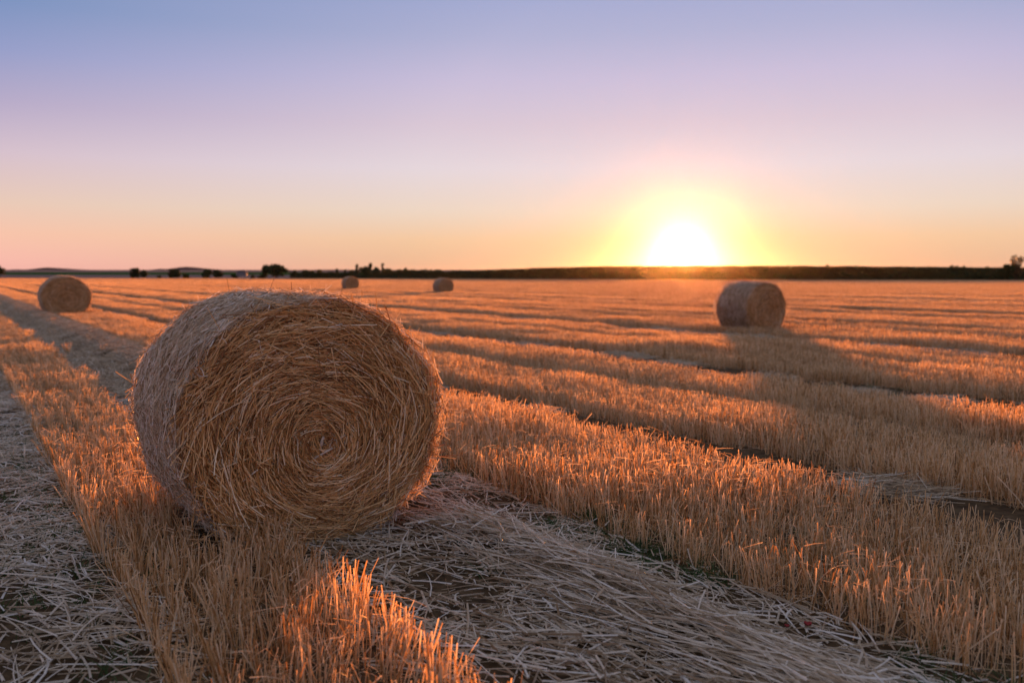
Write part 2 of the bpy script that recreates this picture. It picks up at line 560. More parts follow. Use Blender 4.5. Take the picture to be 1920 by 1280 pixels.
def loose_strands(n, vr, y0, y1, align, lmin, lmax, w, zfun, hot=0.12):
    # sample in row coordinates inside the camera wedge
    cs = [uv_of(sx * (.72 * yy + .6), yy) for sx in (-1, 1) for yy in (y0, y1)]
    u = U(min(c[0] for c in cs), max(c[0] for c in cs), n * 4)
    v = U(vr[0], vr[1], n * 4)
    x, y = xy_of(u, v)
    k = (y > y0) & (y < y1) & (np.abs(x) < .72 * y + .6) & (RNG.random(n * 4) < 1.35 * vnoise(u * 2.1 + 7, v * 3.) - .05)
    u, v, x, y = [a[k][:n] for a in (u, v, x, y)]
    k = clear_of_bales(x, y, .45, .6)
    u, v, x, y = [a[k] for a in (u, v, x, y)]
    n = len(u)
    h = zfun(v, u)
    z = ground_z(x, y) + .004 + h * np.sqrt(RNG.random(n)) + U(0, .02, n)
    wild = RNG.random(n) < .22
    sw = (vnoise(u * .9, v * .9 + 30) - .5) * 1.2 * (1 - align)
    ang = RNG.normal(0, 1, n) * np.where(wild, 1.3, .12 + .7 * (1 - align)) + sw + ROW_YAW + math.pi / 2
    el = RNG.normal(0, .05, n)
    up = RNG.random(n) < .03
    el = np.where(up, U(.2, .9, n), el)
    T = np.stack([np.cos(ang) * np.cos(el), np.sin(ang) * np.cos(el), np.sin(el)], 1)
    L = U(lmin, lmax, n) * np.where(wild, .6, 1)
    L = np.where(up, np.minimum(L, U(.06, .16, n)), L)
    b = RNG.normal(0, .14, (n, 3)) * L[:, None]; b[:, 2] = -np.abs(b[:, 2]) * .35
    P = np.stack([x, y, z], 1) - T * L[:, None] * .5
    P[:, 2] = np.maximum(P[:, 2], .004)
    N = unit(np.stack([RNG.normal(0, .5, n), RNG.normal(0, .5, n), np.ones(n)], 1))
    rn = np.clip(.3 * (vnoise(u * 1.3 + 70, v * 2.) - .5) + RNG.random(n) ** 1.3, 0, 1)
    return strands(P, T, L, U(.35, 1.5, n) * w, b, N, 3, rnd=rn)


V, F, A = join(
    loose_strands(9500, (1.35, 3.1), 2.2, 11, .3, .08, .42, .0085, lambda v, u: ridge_h(v, u) * .5 + .01),
    loose_strands(5000, (2.2, 2.75), 2.2, 11, .85, .2, .7, .0080, ridge_h))
tag(obj('loose_straw', mesh_np('loose_straw', V, F, M_LOOSE, {'rnd': A})), 'combed swath of loose pale straw running on from under the large bale', kind='stuff')
V, F, A = loose_strands(11500, (-.9, .72), 2.2, 14, .2, .08, .42, .0085, lambda v, u: .025 + .03 * vnoise(u * 1.5, v * 1.5))
tag(obj('loose_straw', mesh_np('loose_straw', V, F, M_LOOSE, {'rnd': A})), 'loose pale straw littering the wheel track beside the narrow stubble strip', kind='stuff')


def chaff(n, vr, y0, y1):
    cs = [uv_of(sx * (.72 * yy + .6), yy) for sx in (-1, 1) for yy in (y0, y1)]
    u = U(min(c[0] for c in cs), max(c[0] for c in cs), n * 5); v = U(vr[0], vr[1], n * 5)
    x, y = xy_of(u, v)
    k = (y > y0) & (y < y1) & (np.abs(x) < .72 * y + .6)
    u, v, x, y = [a[k][:n] for a in (u, v, x, y)]
    k = clear_of_bales(x, y, .45, .6)
    u, v, x, y = [a[k] for a in (u, v, x, y)]
    n = len(u)
    P = np.stack([x, y, ground_z(x, y) + U(.004, .02, n) + ridge_h(v, u) * .6], 1)
    T = unit(np.stack([RNG.normal(0, 1, n), RNG.normal(0, 1, n), RNG.normal(0, .25, n)], 1))
    L = U(.015, .07, n)
    return strands(P, T, L, U(.002, .008, n), RNG.normal(0, .3, (n, 3)) * L[:, None], unit(np.stack([RNG.normal(0, .6, n), RNG.normal(0, .6, n), np.ones(n)], 1)), 2, rnd=RNG.random(n) ** .8)


for vr, lab in (((1.35, 3.15), 'short broken chaff and straw bits strewn in the swath by the large bale'), ((-.9, .75), 'short broken chaff and straw bits strewn in the wheel track')):
    V, F, A = chaff(3500, vr, 2.2, 9)
    tag(obj('chaff', mesh_np('chaff', V, F, M_LOOSE, {'rnd': A})), lab, kind='stuff')


def straw_mat_patch(name, n, w, hump):
    P = np.stack([U(-.28, .28, n), U(-.28, .28, n), U(0, .05, n)], 1)
    P[:, 2] += hump * RNG.random(n) * (1 - (P[:, 0] / .3) ** 2)
    a = RNG.normal(0, 1, n) * np.where(RNG.random(n) < .3, 1.5, .5) + math.pi / 2
    el = RNG.normal(0, .1, n)
    T = np.stack([np.cos(a) * np.cos(el), np.sin(a) * np.cos(el), np.sin(el)], 1)
    L = U(.1, .4, n)
    V, F, A = strands(P - T * L[:, None] * .5, T, L, U(.7, 1.2, n) * w, RNG.normal(0, .03, (n, 3)), np.tile([0, 0, 1.], (n, 1)), 2)
    V[:, 2] = np.maximum(V[:, 2], .004)
    return mesh_np(name, V, F, M_LITTER, {'rnd': A})


pm = [straw_mat_patch('straw_litter', 330, .008, .03 if k < 4 else .2) for k in range(8)]
u, v, x, y = frustum_uv(2.0, 60, .36, .3)
inside = in_gap(v, u, pad=-.08)
near_done = (y < 10.5) & (v < 3.2)
bump = (v > 2.2) & (v < 2.95)
keep = inside & ~near_done & clear_of_bales(x, y, .6, .6) & (RNG.random(len(u)) < np.where((v > -1) & (v < 3.2), .95, .13))
u, v, x, y, bump = u[keep], v[keep], x[keep], y[keep], bump[keep]
n = len(u)
scatter('loose_straw', np.stack([x, y, ground_z(x, y)], 1), ROW_YAW + RNG.choice([0, math.pi], n) + RNG.normal(0, .25, n), U(.85, 1.2, n),
        np.where(bump, RNG.integers(4, 8, n), RNG.integers(0, 4, n)), pm, 'loose straw litter in the bare lanes between the stubble strips')


# ------------------------------------------------------------------ green weeds along the lane edges
def weed_mesh(name, n):
    P = np.stack([RNG.normal(0, .04, n), RNG.normal(0, .04, n), np.zeros(n)], 1)
    T = unit(np.stack([RNG.normal(0, .5, n), RNG.normal(0, .5, n), np.ones(n)], 1))
    L = U(.03, .10, n)
    b = np.stack([RNG.normal(0, .03, n), RNG.normal(0, .03, n), -U(0, .03, n)], 1)
    return mesh_np(name, *(lambda r: (r[0], r[1], M_GREEN, {'rnd': r[2]}))(strands(P, T, L, U(.004, .009, n), b, randdir(n), 3, taper=.15)))


wm = [weed_mesh('weed', 26) for k in range(6)]
uu, vv = [], []
for vc, sd, cnt, ur in ((3.02, .14, 520, (0, 12)), (.5, .2, 150, (2, 12)), (1.9, .3, 120, (0, 12)), (5.35, .2, 120, (3, 18)), (2.95, .12, 160, (12, 40)), (10.3, .3, 80, (4, 30)), (4.2, .6, 60, (0, 10))):
    uu.append(U(*ur, cnt)); vv.append(RNG.normal(vc, sd, cnt))
# clumping
u = np.concatenate(uu); v = np.concatenate(vv)
k = vnoise(u * .9 + 3, v * .7) > .42
u, v = u[k] - 2, v[k]
x, y = xy_of(u, v)
k = (y > 1.8) & clear_of_bales(x, y, .8, .8)
x, y = x[k], y[k]
scatter('weeds', np.stack([x, y, ground_z(x, y)], 1), U(0, 6.28, len(x)), U(.6, 1.3, len(x)), RNG.integers(0, 6, len(x)), wm,
        'small dark green weeds sprouting along the edges of the bare lanes')


# ------------------------------------------------------------------ round bale
BL, BRX, BRZ, BZC = 1.24, .738, .70, .672
SPX, SPZ = 0.0, -.085            # the rolled core sits a little below the middle


def crown(yy):
    return 1.012 - .035 * np.abs(2 * yy / BL) ** 3


def bale_pt(rho, a, yy, lump=True):
    """point of the bale: relative radius, angle, position along the axis (front end is -y)"""
    cx, cz = SPX * (1 - rho ** 2), SPZ * (1 - rho ** 2)
    l = 1 + (.012 * np.sin(3 * a + 1.3 + yy * .6) + .008 * np.sin(7 * a + 2 * yy) + .007 * np.sin(13 * a - 3 * yy)) * rho if lump else 1
    x = cx + rho * l * BRX * crown(yy) * np.cos(a)
    z = BZC + cz + rho * l * BRZ * crown(yy) * np.sin(a)
    zb = .012 + .02 * (1 - rho)
    z = np.where(z < zb + .10, zb + .10 * np.exp(np.minimum((z - zb - .10) / .10, 0)), z)
    return np.stack([x, yy + 0 * x, z], -1)


def face_y(rho, a, front):
    e = BL / 2 - .05 * np.clip((rho - .86) / .14, 0, 1) ** 2 + .018 * (1 - rho) - .02 * np.exp(-(rho / .09) ** 2) + .010 * np.sin(rho * 38 + a) * (rho > .1)
    return -e if front else e


def build_bale_core():
    na = 96
    a = np.linspace(0, 2 * np.pi, na, endpoint=False)
    rings = []
    for rho in np.linspace(.02, .985, 26):
        rings.append(bale_pt(np.full(na, rho), a, face_y(np.full(na, rho), a, True)))
    for yy in np.linspace(-BL / 2 + .07, BL / 2 - .07, 16):
        rings.append(bale_pt(np.full(na, .99), a, np.full(na, yy)))
    for rho in np.linspace(.985, .02, 26):
        rings.append(bale_pt(np.full(na, rho), a, face_y(np.full(na, rho), a, False)))
    V = np.concatenate(rings)
    # pull the core in a touch so that the straw lies over it
    V[:, 0] *= .965; V[:, 1] *= .965; V[:, 2] = .03 + (V[:, 2] - .03) * .975
    nr = len(rings)
    i = np.arange(nr * na).reshape(nr, na)
    j = np.roll(i, -1, 1)
    F = np.stack([i[:-1], j[:-1], j[1:], i[1:]], -1).reshape(-1, 4)
    return mesh_np('bale_core', V, F, M_CORE)


def face_straw(n, front, lay=1.0):
    rho = np.sqrt(RNG.random(n)) * .99 + .004
    a = U(0, 2 * np.pi, n)
    e = 1e-3
    fy = face_y(rho, a, front)
    P = bale_pt(rho, a, fy)
    tan = unit(bale_pt(rho, a + e, fy) - P)
    rad = unit(bale_pt(rho + e, a, fy) - P)
    out = np.tile([0, -1.0 if front else 1.0, 0], (n, 1))
    band = vnoise(rho * 16, a * 3) - .5
    ja = RNG.normal(0, 1, n) * np.where(RNG.random(n) < .22, .8, .28) + band * .4 + .10
    ja = ja + np.where(rho < .2, RNG.normal(0, 1, n) * (.9 - rho * 3.5), 0)
    sgn = RNG.choice([-1, 1], n)
    el = RNG.normal(0, .06, n) + np.where((RNG.random(n) < .03) & (rho < .85), U(.1, .5, n), 0)
    T = unit((tan * np.cos(ja)[:, None] + rad * np.sin(ja)[:, None]) * sgn[:, None] * np.cos(el)[:, None] + out * np.sin(el)[:, None])
    r = rho * .7
    L = np.minimum(U(.05, .27, n), .06 + r * .8)
    b = -rad * (np.cos(ja) * L * L / (2 * np.maximum(r, .05)) * .7)[:, None] + RNG.normal(0, .05, (n, 3)) * L[:, None]
    dep = RNG.triangular(-.045, -.018, .024, n)
    P = P + out * dep[:, None] - T * (L * .25)[:, None]
    N = unit(out + RNG.normal(0, .45, (n, 3)))
    rn = np.clip(.35 * (vnoise(rho * 22 + 9, a * 4) - .5) + RNG.random(n), 0, 1)
    S = strands(P, T, L, U(.0030, .0078, n) * np.where(L < .1, .8, 1), b, N, 3, rnd=rn)
    S[0][:, 2] = np.maximum(S[0][:, 2], .006)
    return S


def side_straw(n, fuzz):
    a = U(0, 2 * np.pi, n); yy = U(-BL / 2 + .015, BL / 2 - .015, n)
    e = 1e-3
    one = np.ones(n)
    P = bale_pt(one, a, yy)
    tan = unit(bale_pt(one, a + e, yy) - P)
    ax = np.tile([0, 1.0, 0], (n, 1))
    out = np.cross(tan, ax)
    ja = RNG.normal(0, 1, n) * np.where(RNG.random(n) < .3, 1.2, .30)
    sgn = RNG.choice([-1, 1], n)
    el = RNG.normal(0, .05, n) + np.where(RNG.random(n) < .06, U(.05, .5, n), 0)
    T = unit((tan * np.cos(ja)[:, None] + ax * np.sin(ja)[:, None]) * sgn[:, None] * np.cos(el)[:, None] + out * np.sin(el)[:, None])
    L = U(.04, .20, n)
    b = -out * (np.cos(ja) ** 2 * L * L / (2 * .72))[:, None] + RNG.normal(0, .05, (n, 3)) * L[:, None]
    dep = RNG.triangular(-.020, -.008, .022, n)
    edge = np.clip((np.abs(yy) - (BL / 2 - .07)) / .07, 0, 1)
    P = P + out * (dep - .02 * edge)[:, None] - T * (L * .5)[:, None]
    N = unit(out + RNG.normal(0, .5, (n, 3)))
    rn = np.clip(.3 * (vnoise(a * 9, yy * 9) - .5) + RNG.random(n), 0, 1)
    S = [strands(P, T, L, U(.0030, .0082, n), b, N, 3, rnd=rn)]
    # loose ends standing off the surface
    a = U(0, 2 * np.pi, fuzz); yy = U(-BL / 2, BL / 2, fuzz)
    one = np.ones(fuzz)
    P = bale_pt(one * .995, a, yy)
    tan = unit(bale_pt(one, a + e, yy) - P)
    ax = np.tile([0, 1.0, 0], (fuzz, 1)); out = np.cross(unit(bale_pt(one, a + e, yy) - bale_pt(one, a, yy)), ax)
    T = unit(tan * RNG.normal(0, .9, fuzz)[:, None] + ax * RNG.normal(0, .6, fuzz)[:, None] + out * U(.15, .9, fuzz)[:, None])
    L = U(.02, .075, fuzz) * np.where(RNG.random(fuzz) < .03, 1.3, 1)
    S.append(strands(P, T, L, U(.0018, .004, fuzz), RNG.normal(0, .3, (fuzz, 3)) * L[:, None], randdir(fuzz), 2, rnd=U(.3, 1, fuzz)))
    V, F, A = join(*S)
    V[:, 2] = np.maximum(V[:, 2], .006)
    return V, F, A


def stick(p, q, w, h, mat, name='broken_stalk'):
    """a flat split stalk with thickness"""
    p, q = np.array(p, float), np.array(q, float)
    t = unit(q - p); s = unit(np.cross(t, [0, 1.0, 0])); nrm = np.cross(s, t)
    V = []
    for k, f in ((0, 1.0), (.35, .95), (.7, 1.05), (1, .7)):
        c = p + (q - p) * k + nrm * .003 * math.sin(k * 5)
        V += [c - s * w * f / 2, c + s * w * f / 2 + nrm * h * .2, c + s * w * f * .4 + nrm * h, c - s * w * f * .35 + nrm * h]
    F = []
    for k in range(3):
        for j in range(4):
            F.append((k * 4 + j, k * 4 + (j + 1) % 4, k * 4 + 4 + (j + 1) % 4, k * 4 + 4 + j))
    F += [(0, 3, 2, 1), (12, 13, 14, 15)]
    return mesh_np(name, np.array(V), np.array(F), mat, {'rnd': np.full(16, .8)}, smooth=False)


ME_CORE = build_bale_core()
V, F, A = face_straw(12500, True); ME_FRONT = mesh_np('end_straw', V, F, M_FACE, {'rnd': A})
V, F, A = face_straw(6000, False); ME_BACK = mesh_np('end_straw', V, F, M_FACE, {'rnd': A})
V, F, A = side_straw(13000, 6500); ME_SIDE = mesh_np('side_straw', V, F, M_WRAP, {'rnd': A})
yf = -BL / 2 - .012
STICKS = [((-.012, yf, .545), (.004, yf - .015, .625), .017, .007), ((-.055, yf - .01, .505), (.055, yf - .012, .556), .011, .006),
          ((.040, yf, .548), (.055, yf - .01, .61), .010, .005), ((.085, yf, .545), (.078, yf - .012, .60), .008, .005),
          ((.125, yf + .004, .60), (.142, yf - .006, .47), .007, .004), ((.02, yf, .575), (.13, yf - .012, .62), .006, .004),
          ((-.42, yf + .004, .43), (-.35, yf - .02, .49), .008, .005), ((-.03, yf + .005, 1.19), (.12, yf - .012, 1.23), .009, .005),
          ((-.30, yf + .004, 1.06), (-.33, yf - .015, 1.16), .008, .004)]
STICK_ME = [stick(*s, M_WRAP) for s in STICKS]
BALE_LABELS = ['large round straw bale with coiled end, beside the loose straw swath',
               'round straw bale standing apart beside the straw swath, its coiled end nearly face on',
               'round straw bale in the open field casting a long shadow below the sun',
               'small distant round straw bale in front of the dark hedge trees',
               'small distant round straw bale in front of the low end of the dark ridge']
for k, b in enumerate(BALES):
    cx, cy_ = bale_xy(k)
    root = empty('straw_bale', (cx, cy_, 0), R(b[2]) + (0 if k in (0, 1, 2) else 0))
    s = [1.022, 1.09, .97, 1.01, .96][k]
    root.scale = [(s, s, s * .985), (s * 1.03, s * .94, s * .98), (-s * .97, s * 1.05, s), (s, s, s), (-s * 1.03, s * .97, s * .98)][k]   # each bale sags and leans in its own way
    tag(root, BALE_LABELS[k], 'bale', 'round straw bales left on the field')
    obj('core', ME_CORE, root)
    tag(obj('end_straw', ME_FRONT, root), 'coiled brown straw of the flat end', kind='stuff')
    if k == 0:
        tag(obj('end_straw', ME_BACK, root), kind='stuff')
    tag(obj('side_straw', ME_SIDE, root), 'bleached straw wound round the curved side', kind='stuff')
    if k == 0:
        for sm in STICK_ME:
            obj('broken_stalk', sm, root)


# ------------------------------------------------------------------ far country
def strip_hill(name, xs, prof, mat, label, rough=0.0):
    """terrain strip: prof(x) -> list of (distance, height) from near edge to far edge"""
    rows = [prof(x) for x in xs]
    nr = len(rows[0])
    V = np.array([[x, d, z] for x, r in zip(xs, rows) for d, z in r], float)
    if rough:
        V[:, 2] += (vnoise(V[:, 0] * .21, V[:, 1] * .21) - .5) * rough
    i = np.arange(len(xs) * nr).reshape(len(xs), nr)
    F = np.stack([i[:-1, :-1], i[1:, :-1], i[1:, 1:], i[:-1, 1:]], -1).reshape(-1, 4)
    return tag(obj(name, mesh_np(name, V, F, mat)), label, kind='structure')


def z_at(py, d):
    return CAM_H + (HORIZON - py) / FPX * d


M_FALLOW = noise_mat('fallow_soil', (.17, .125, .11), (.25, .185, .16), .05, bump=0, spec=0.0)
M_GREENF = noise_mat('green_crop', (.010, .065, .010), (.018, .09, .018), .08, bump=0, spec=0.0)
M_FARF = noise_mat('far_stubble', (.21, .14, .115), (.30, .20, .16), .02, bump=0, spec=0.0)
M_WOODS = noise_mat('far_wood', (.03, .022, .026), (.05, .036, .042), .05, bump=0, spec=0.0)
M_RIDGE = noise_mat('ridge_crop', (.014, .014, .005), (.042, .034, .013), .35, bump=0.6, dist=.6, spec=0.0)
xl = np.linspace(-900, 300, 60)
strip_hill('fallow_field', xl, lambda x: [(far_edge(x) + 8, -.4), (far_edge(x) + 60, .15), (620, z_at(517.5, 620)), (705, z_at(515, 705))], M_FALLOW, 'brown fallow field beyond the trees')
strip_hill('green_field', np.linspace(-1200, 400, 60), lambda x: [(703, z_at(515.3, 703)), (850, z_at(513, 850)), (1000, z_at(510.6, 1000))], M_GREENF, 'narrow strip of green crop beyond the fallow field')
strip_hill('far_field', np.linspace(-2600, 1200, 80), lambda x: [(998, z_at(510.9, 998)), (1300, z_at(508.2, 1300)), (1700, z_at(506, 1700)), (2300, z_at(506.8, 2300))], M_FARF, 'pale far fields rising to the horizon')


def hills(x):
    px = 960 + x / 3000 * FPX
    top = 506.5 - 4.6 * math.exp(-((px - 92) / 26) ** 4) - 2.6 * math.exp(-((px - 36) / 9) ** 2) - 6.4 * math.exp(-((px - 352) / 32) ** 2) - 1.6 * math.exp(-((px - 297) / 14) ** 2) - .8 * math.exp(-((px - 610) / 90) ** 2)
    return [(2900, 0), (2930, z_at(506.8, 2930)), (3000, z_at(top, 3000)), (3300, z_at(507.5, 3300))]


strip_hill('wooded_hills', np.linspace(-4500, 1500, 260), hills, M_WOODS, 'low far wooded hills on the horizon', rough=2.0)


# dark ridge on the right, below the sun
def ridge(x):
    d0 = float(far_edge(x)) + 3
    dc = d0 + 32
    px = 960 + x / dc * FPX
    top = np.interp(px, [560, 700, 870, 1000, 1130, 1279, 1600, 1920, 2300], [519, 515, 507.5, 502.5, 499.2, 497.6, 499.2, 501.3, 503])
    zc = z_at(top, dc)
    return [(d0, -.3), (d0 + 3, .35 * zc + .1), (d0 + 10, .62 * zc), (d0 + 20, .86 * zc), (dc, zc), (dc + 25, zc * .98), (dc + 90, zc * .7), (dc + 200, -.5)]


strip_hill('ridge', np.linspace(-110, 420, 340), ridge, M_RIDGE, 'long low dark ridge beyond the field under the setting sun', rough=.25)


# trees
def leaf_cloud(n, lobes, size):
    k = RNG.choice(len(lobes), n, p=np.array([l[3] ** 3 for l in lobes]) / sum(l[3] ** 3 for l in lobes))
    C = np.array([l[:3] for l in lobes])[k]; r = np.array([l[3] for l in lobes])[k]
    P = C + randdir(n) * (r * RNG.random(n) ** .45)[:, None] * [1, 1, .85]
    d1 = randdir(n); d2 = unit(np.cross(d1, randdir(n)))
    s = (size * U(.5, 1.2, n))[:, None]
    V = np.stack([P - d1 * s, P + d2 * s * .6, P + d1 * s, P - d2 * s * .6], 1).reshape(-1, 3)
    F = np.arange(4 * n).reshape(n, 4)
    return V, F, np.repeat(RNG.random(n), 4)


def crown_mesh(kind, n=1500, mat=M_LEAF):
    """crown of unit height 1 (0 base .. 1 top), unit width about 1"""
    L = []
    if kind == 'round':
        for k in range(26):
            a = U(0, 6.28, 1)[0]; rr = U(0, .36, 1)[0]; z = U(.18, .84, 1)[0]
            L.append((math.cos(a) * rr, math.sin(a) * rr, z, U(.12, .2, 1)[0]))
    elif kind == 'bush':
        for k in range(14):
            a = U(0, 6.28, 1)[0]; rr = U(0, .36, 1)[0]; z = U(.10, .80, 1)[0] * (1 - rr * .5)
            L.append((math.cos(a) * rr, math.sin(a) * rr, z, U(.12, .2, 1)[0]))
    elif kind == 'tall':
        for k in range(16):
            z = U(.2, .93, 1)[0]; a = U(0, 6.28, 1)[0]; rr = .28 * (1.05 - z) + .05
            L.append((math.cos(a) * rr, math.sin(a) * rr, z, U(.07, .14, 1)[0]))
    else:  # sparse
        for k in range(20):
            a = U(0, 6.28, 1)[0]; rr = U(.02, .34, 1)[0]; z = U(.28, .86, 1)[0]
            L.append((math.cos(a) * rr, math.sin(a) * rr, z, U(.11, .19, 1)[0]))
    V, F, A = leaf_cloud(n, L, .075 if kind != 'sparse' else .05)
    V[:, 2] = np.maximum(V[:, 2], .03)
    return mesh_np('crown', V, F, mat, {'rnd': A}, smooth=False), L


def tube(p, q, r0, r1, k=6):
    p, q = np.array(p, float), np.array(q, float)
    t = unit(q - p); s = unit(np.cross(t, [.3, .9, .1])); b = np.cross(t, s)
    a = np.linspace(0, 2 * np.pi, k, endpoint=False)
    ring = np.cos(a)[:, None] * s + np.sin(a)[:, None] * b
    V = np.concatenate([p + ring * r0, q + ring * r1])
    F = np.array([(i, (i + 1) % k, k + (i + 1) % k, k + i) for i in range(k)])
    return V, F, np.zeros(len(V))


def trunk_mesh(L):
    parts = [tube((0, 0, -.03), (0.01, 0, .45), .035, .022), tube((.01, 0, .45), (0, .01, .8), .022, .008)]
    for l in L[:8]:
        parts.append(tube((0, 0, min(.45, l[2] * .6)), l[:3], .014, .005, 5))
    V, F, A = join(*parts)
    return mesh_np('trunk', V, F, M_BARK)


KINDS = {}
for kd in ('round', 'bush', 'tall', 'sparse'):
    KINDS[kd] = []
    for k in range(3 if kd != 'sparse' else 2):
        cm, L = crown_mesh(kd, 1500 if kd != 'sparse' else 750, M_LEAF if kd != 'sparse' else M_LEAFW)
        KINDS[kd].append((cm, trunk_mesh(L)))


def tree(px, top, wpx, kd, d, label, group='trees along the far edge of the field', name=None, base=-.1):
    h = z_at(top, d) - base
    w = 1.22 * wpx / FPX * d
    cm, tm = KINDS[kd][RNG.integers(0, len(KINDS[kd]))]
    root = empty(name or {'bush': 'bush'}.get(kd, 'tree'), ((px - 960) / FPX * d, d, base), U(0, 6.28, 1)[0])
    tag(root, label, 'bush' if kd == 'bush' else 'tree', group)
    obj('crown', cm, root, scl=(w, w, h))
    obj('trunk', tm, root, scl=(min(w, h), min(w, h), h))
    return root


D0 = 455
for px, top, w, kd, dd, lab in [
    (-3, 496, 28, 'round', 450, 'dark leafy tree beside the narrow green crop strip, left of the bale by the swath'),
    (253, 501, 19, 'round', 462, 'taller tree of the isolated pair on the fallow strip'), (272, 504.5, 14, 'round', 470, 'shorter tree of the isolated pair on the fallow strip'),
    (324, 503, 17, 'round', 475, 'wider tree of the close pair in front of the far wooded hill'), (334, 504, 13, 'round', 468, 'narrower tree of the close pair in front of the far wooded hill'), (352, 508, 15, 'bush', 466, 'low dark bush between the small trees before the fallow strip'),
    (392, 502.5, 17, 'round', 470, 'tree with a low bush at its foot, between the wooded hill and the farmhouse'), (386, 508, 14, 'bush', 462, 'low dark bush at the foot of the small trees beside the farmhouse'), (411, 504.5, 19, 'round', 460, 'full round dark tree next to the low bush by the farmhouse'),
    (441, 509.5, 13, 'bush', 500, 'low bush beside the wall of the far farmhouse'), (474, 512, 12, 'bush', 500, 'low bush between the far farmhouse and the big round tree'),
    (300, 515, 10, 'bush', 470, 'tiny low bush on the fallow strip between the small trees'),
    (500, 494, 18, 'round', 452, 'broad dark round tree joined to the biggest tree of the hedge row'), (519, 493, 42, 'round', 450, 'biggest dark round tree of the far field edge, beside the hedge row'),
    (494, 509, 20, 'bush', 455, 'low bush under the edge of the biggest round tree'),
    (554, 505, 10, 'round', D0, 'small round tree standing in the thin low hedge beside the biggest round tree'), (573, 504.5, 14, 'round', D0, 'small round tree standing in the thin low hedge beside the biggest round tree'), (587, 505.5, 10, 'round', D0, 'small round tree standing in the thin low hedge beside the biggest round tree'), (599, 504, 11, 'round', D0, 'small round tree standing in the thin low hedge beside the biggest round tree'),
    (612, 508, 14, 'bush', D0, 'low bush filling the thin low hedge between its small trees'), (633, 503, 10, 'tall', D0, 'short narrow pointed tree where the thin hedge turns dense'), (626, 509, 18, 'bush', D0, 'low bush filling the thin low hedge between its small trees'), (648, 504.5, 9, 'tall', D0, 'short narrow pointed tree where the thin hedge turns dense'),
    (671, 494.5, 12, 'tall', D0, 'tall narrow tree rising above the dense dark hedge'), (687, 497.5, 20, 'round', D0, 'broad round tree between the tall narrow trees of the dense hedge'), (696, 492.5, 13, 'tall', D0, 'tall narrow tree rising above the dense dark hedge'), (706, 499, 14, 'round', D0, 'broad round tree between the tall narrow trees of the dense hedge'),
    (719, 492.5, 12, 'tall', D0, 'tall narrow tree rising above the dense dark hedge'), (728, 502, 16, 'round', D0, 'broad round tree between the tall narrow trees of the dense hedge'), (748, 503.5, 12, 'round', 440, 'small round tree in the hedge close to the end of the ridge'), (761, 500.5, 13, 'round', 440, 'small round tree in the hedge close to the end of the ridge'),
    (776, 504, 14, 'round', 435, 'small round tree in the hedge close to the end of the ridge'), (792, 504, 16, 'round', 430, 'small round tree in the hedge close to the end of the ridge'), (808, 504.5, 9, 'tall', 430, 'narrow pointed tree in the hedge, the last before the ridge'), (660, 505, 16, 'bush', D0, 'low bush at either end of the tall trees in the dense hedge'), (740, 506, 16, 'bush', D0, 'low bush at either end of the tall trees in the dense hedge'),
]:
    tree(px, top, w, kd, dd, lab)
# low continuous hedge under the trees
for x0, x1, top, dd in ((545, 660, 511, 450), (655, 830, 506.5, 440), (800, 920, 508, 400)):
    n = 5200
    px = U(x0, x1, n)
    tp = z_at(top + (vnoise(px * .16, px * 0 + 2) - .5) * 4, dd)
    X = (px - 960) / FPX * dd
    P = np.stack([X, dd + U(-1.2, 1.2, n), U(0, 1, n) ** .8 * tp], 1)
    d1 = randdir(n); d2 = unit(np.cross(d1, randdir(n))); s = U(.15, .4, n)[:, None]
    V = np.stack([P - d1 * s, P + d2 * s * .6, P + d1 * s, P - d2 * s * .6], 1).reshape(-1, 3)
    V[:, 2] = np.maximum(V[:, 2], .0)
    lab = {545: 'low thin dark hedge beside the biggest round tree', 655: 'dense dark hedge under the tallest far trees', 800: 'low dark hedge running into the end of the ridge'}[x0]
    h = empty('hedge', (((x0 + x1) / 2 - 960) / FPX * dd, dd, 0))
    tag(h, lab, 'hedge', 'hedges along the far field edge')
    V = V - np.array(h.location)
    tag(obj('foliage', mesh_np('hedge_foliage', V, np.arange(4 * n).reshape(n, 4), M_LEAF, {'rnd': np.repeat(RNG.random(n), 4)}, smooth=False), h), kind='stuff')
# the thin tree and bushes at the right end of the ridge
tree(1903, 477, 32, 'sparse', 264, 'thin airy tree catching warm light on the ridge', 'trees on the ridge')
tree(1886, 489, 30, 'bush', 261, 'dense dark bush in front of the thin airy tree on the ridge', 'trees on the ridge')
tree(1872, 500, 22, 'bush', 259, 'low dark bush at the foot of the ridge trees', 'trees on the ridge')

# scrub along the foot and crest of the ridge
sc_m = []
for k in range(4):
    V, F, A = leaf_cloud(140, [(U(-.4, .4, 1)[0], U(-.3, .3, 1)[0], U(.2, .6, 1)[0], U(.2, .4, 1)[0]) for j in range(5)], .12)
    V[:, 2] = np.maximum(V[:, 2], 0)
    sc_m.append(mesh_np('scrub', V, F, M_LEAF, {'rnd': A}, smooth=False))
n = 900
x = U(-70, 330, n)
pts = []
for xx in x:
    r = ridge(xx); t = RNG.random()
    i = 0 if t < .6 else (1 if t < .8 else 2)
    f = RNG.random()
    pts.append((xx, r[i][0] + (r[i + 1][0] - r[i][0]) * f - .4, max(0, r[i][1] + (r[i + 1][1] - r[i][1]) * f)))
scatter('scrub', np.array(pts), U(0, 6.28, n), U(.7, 1.5, n), RNG.integers(0, 4, n), sc_m, 'dark scrub along the foot of the ridge')

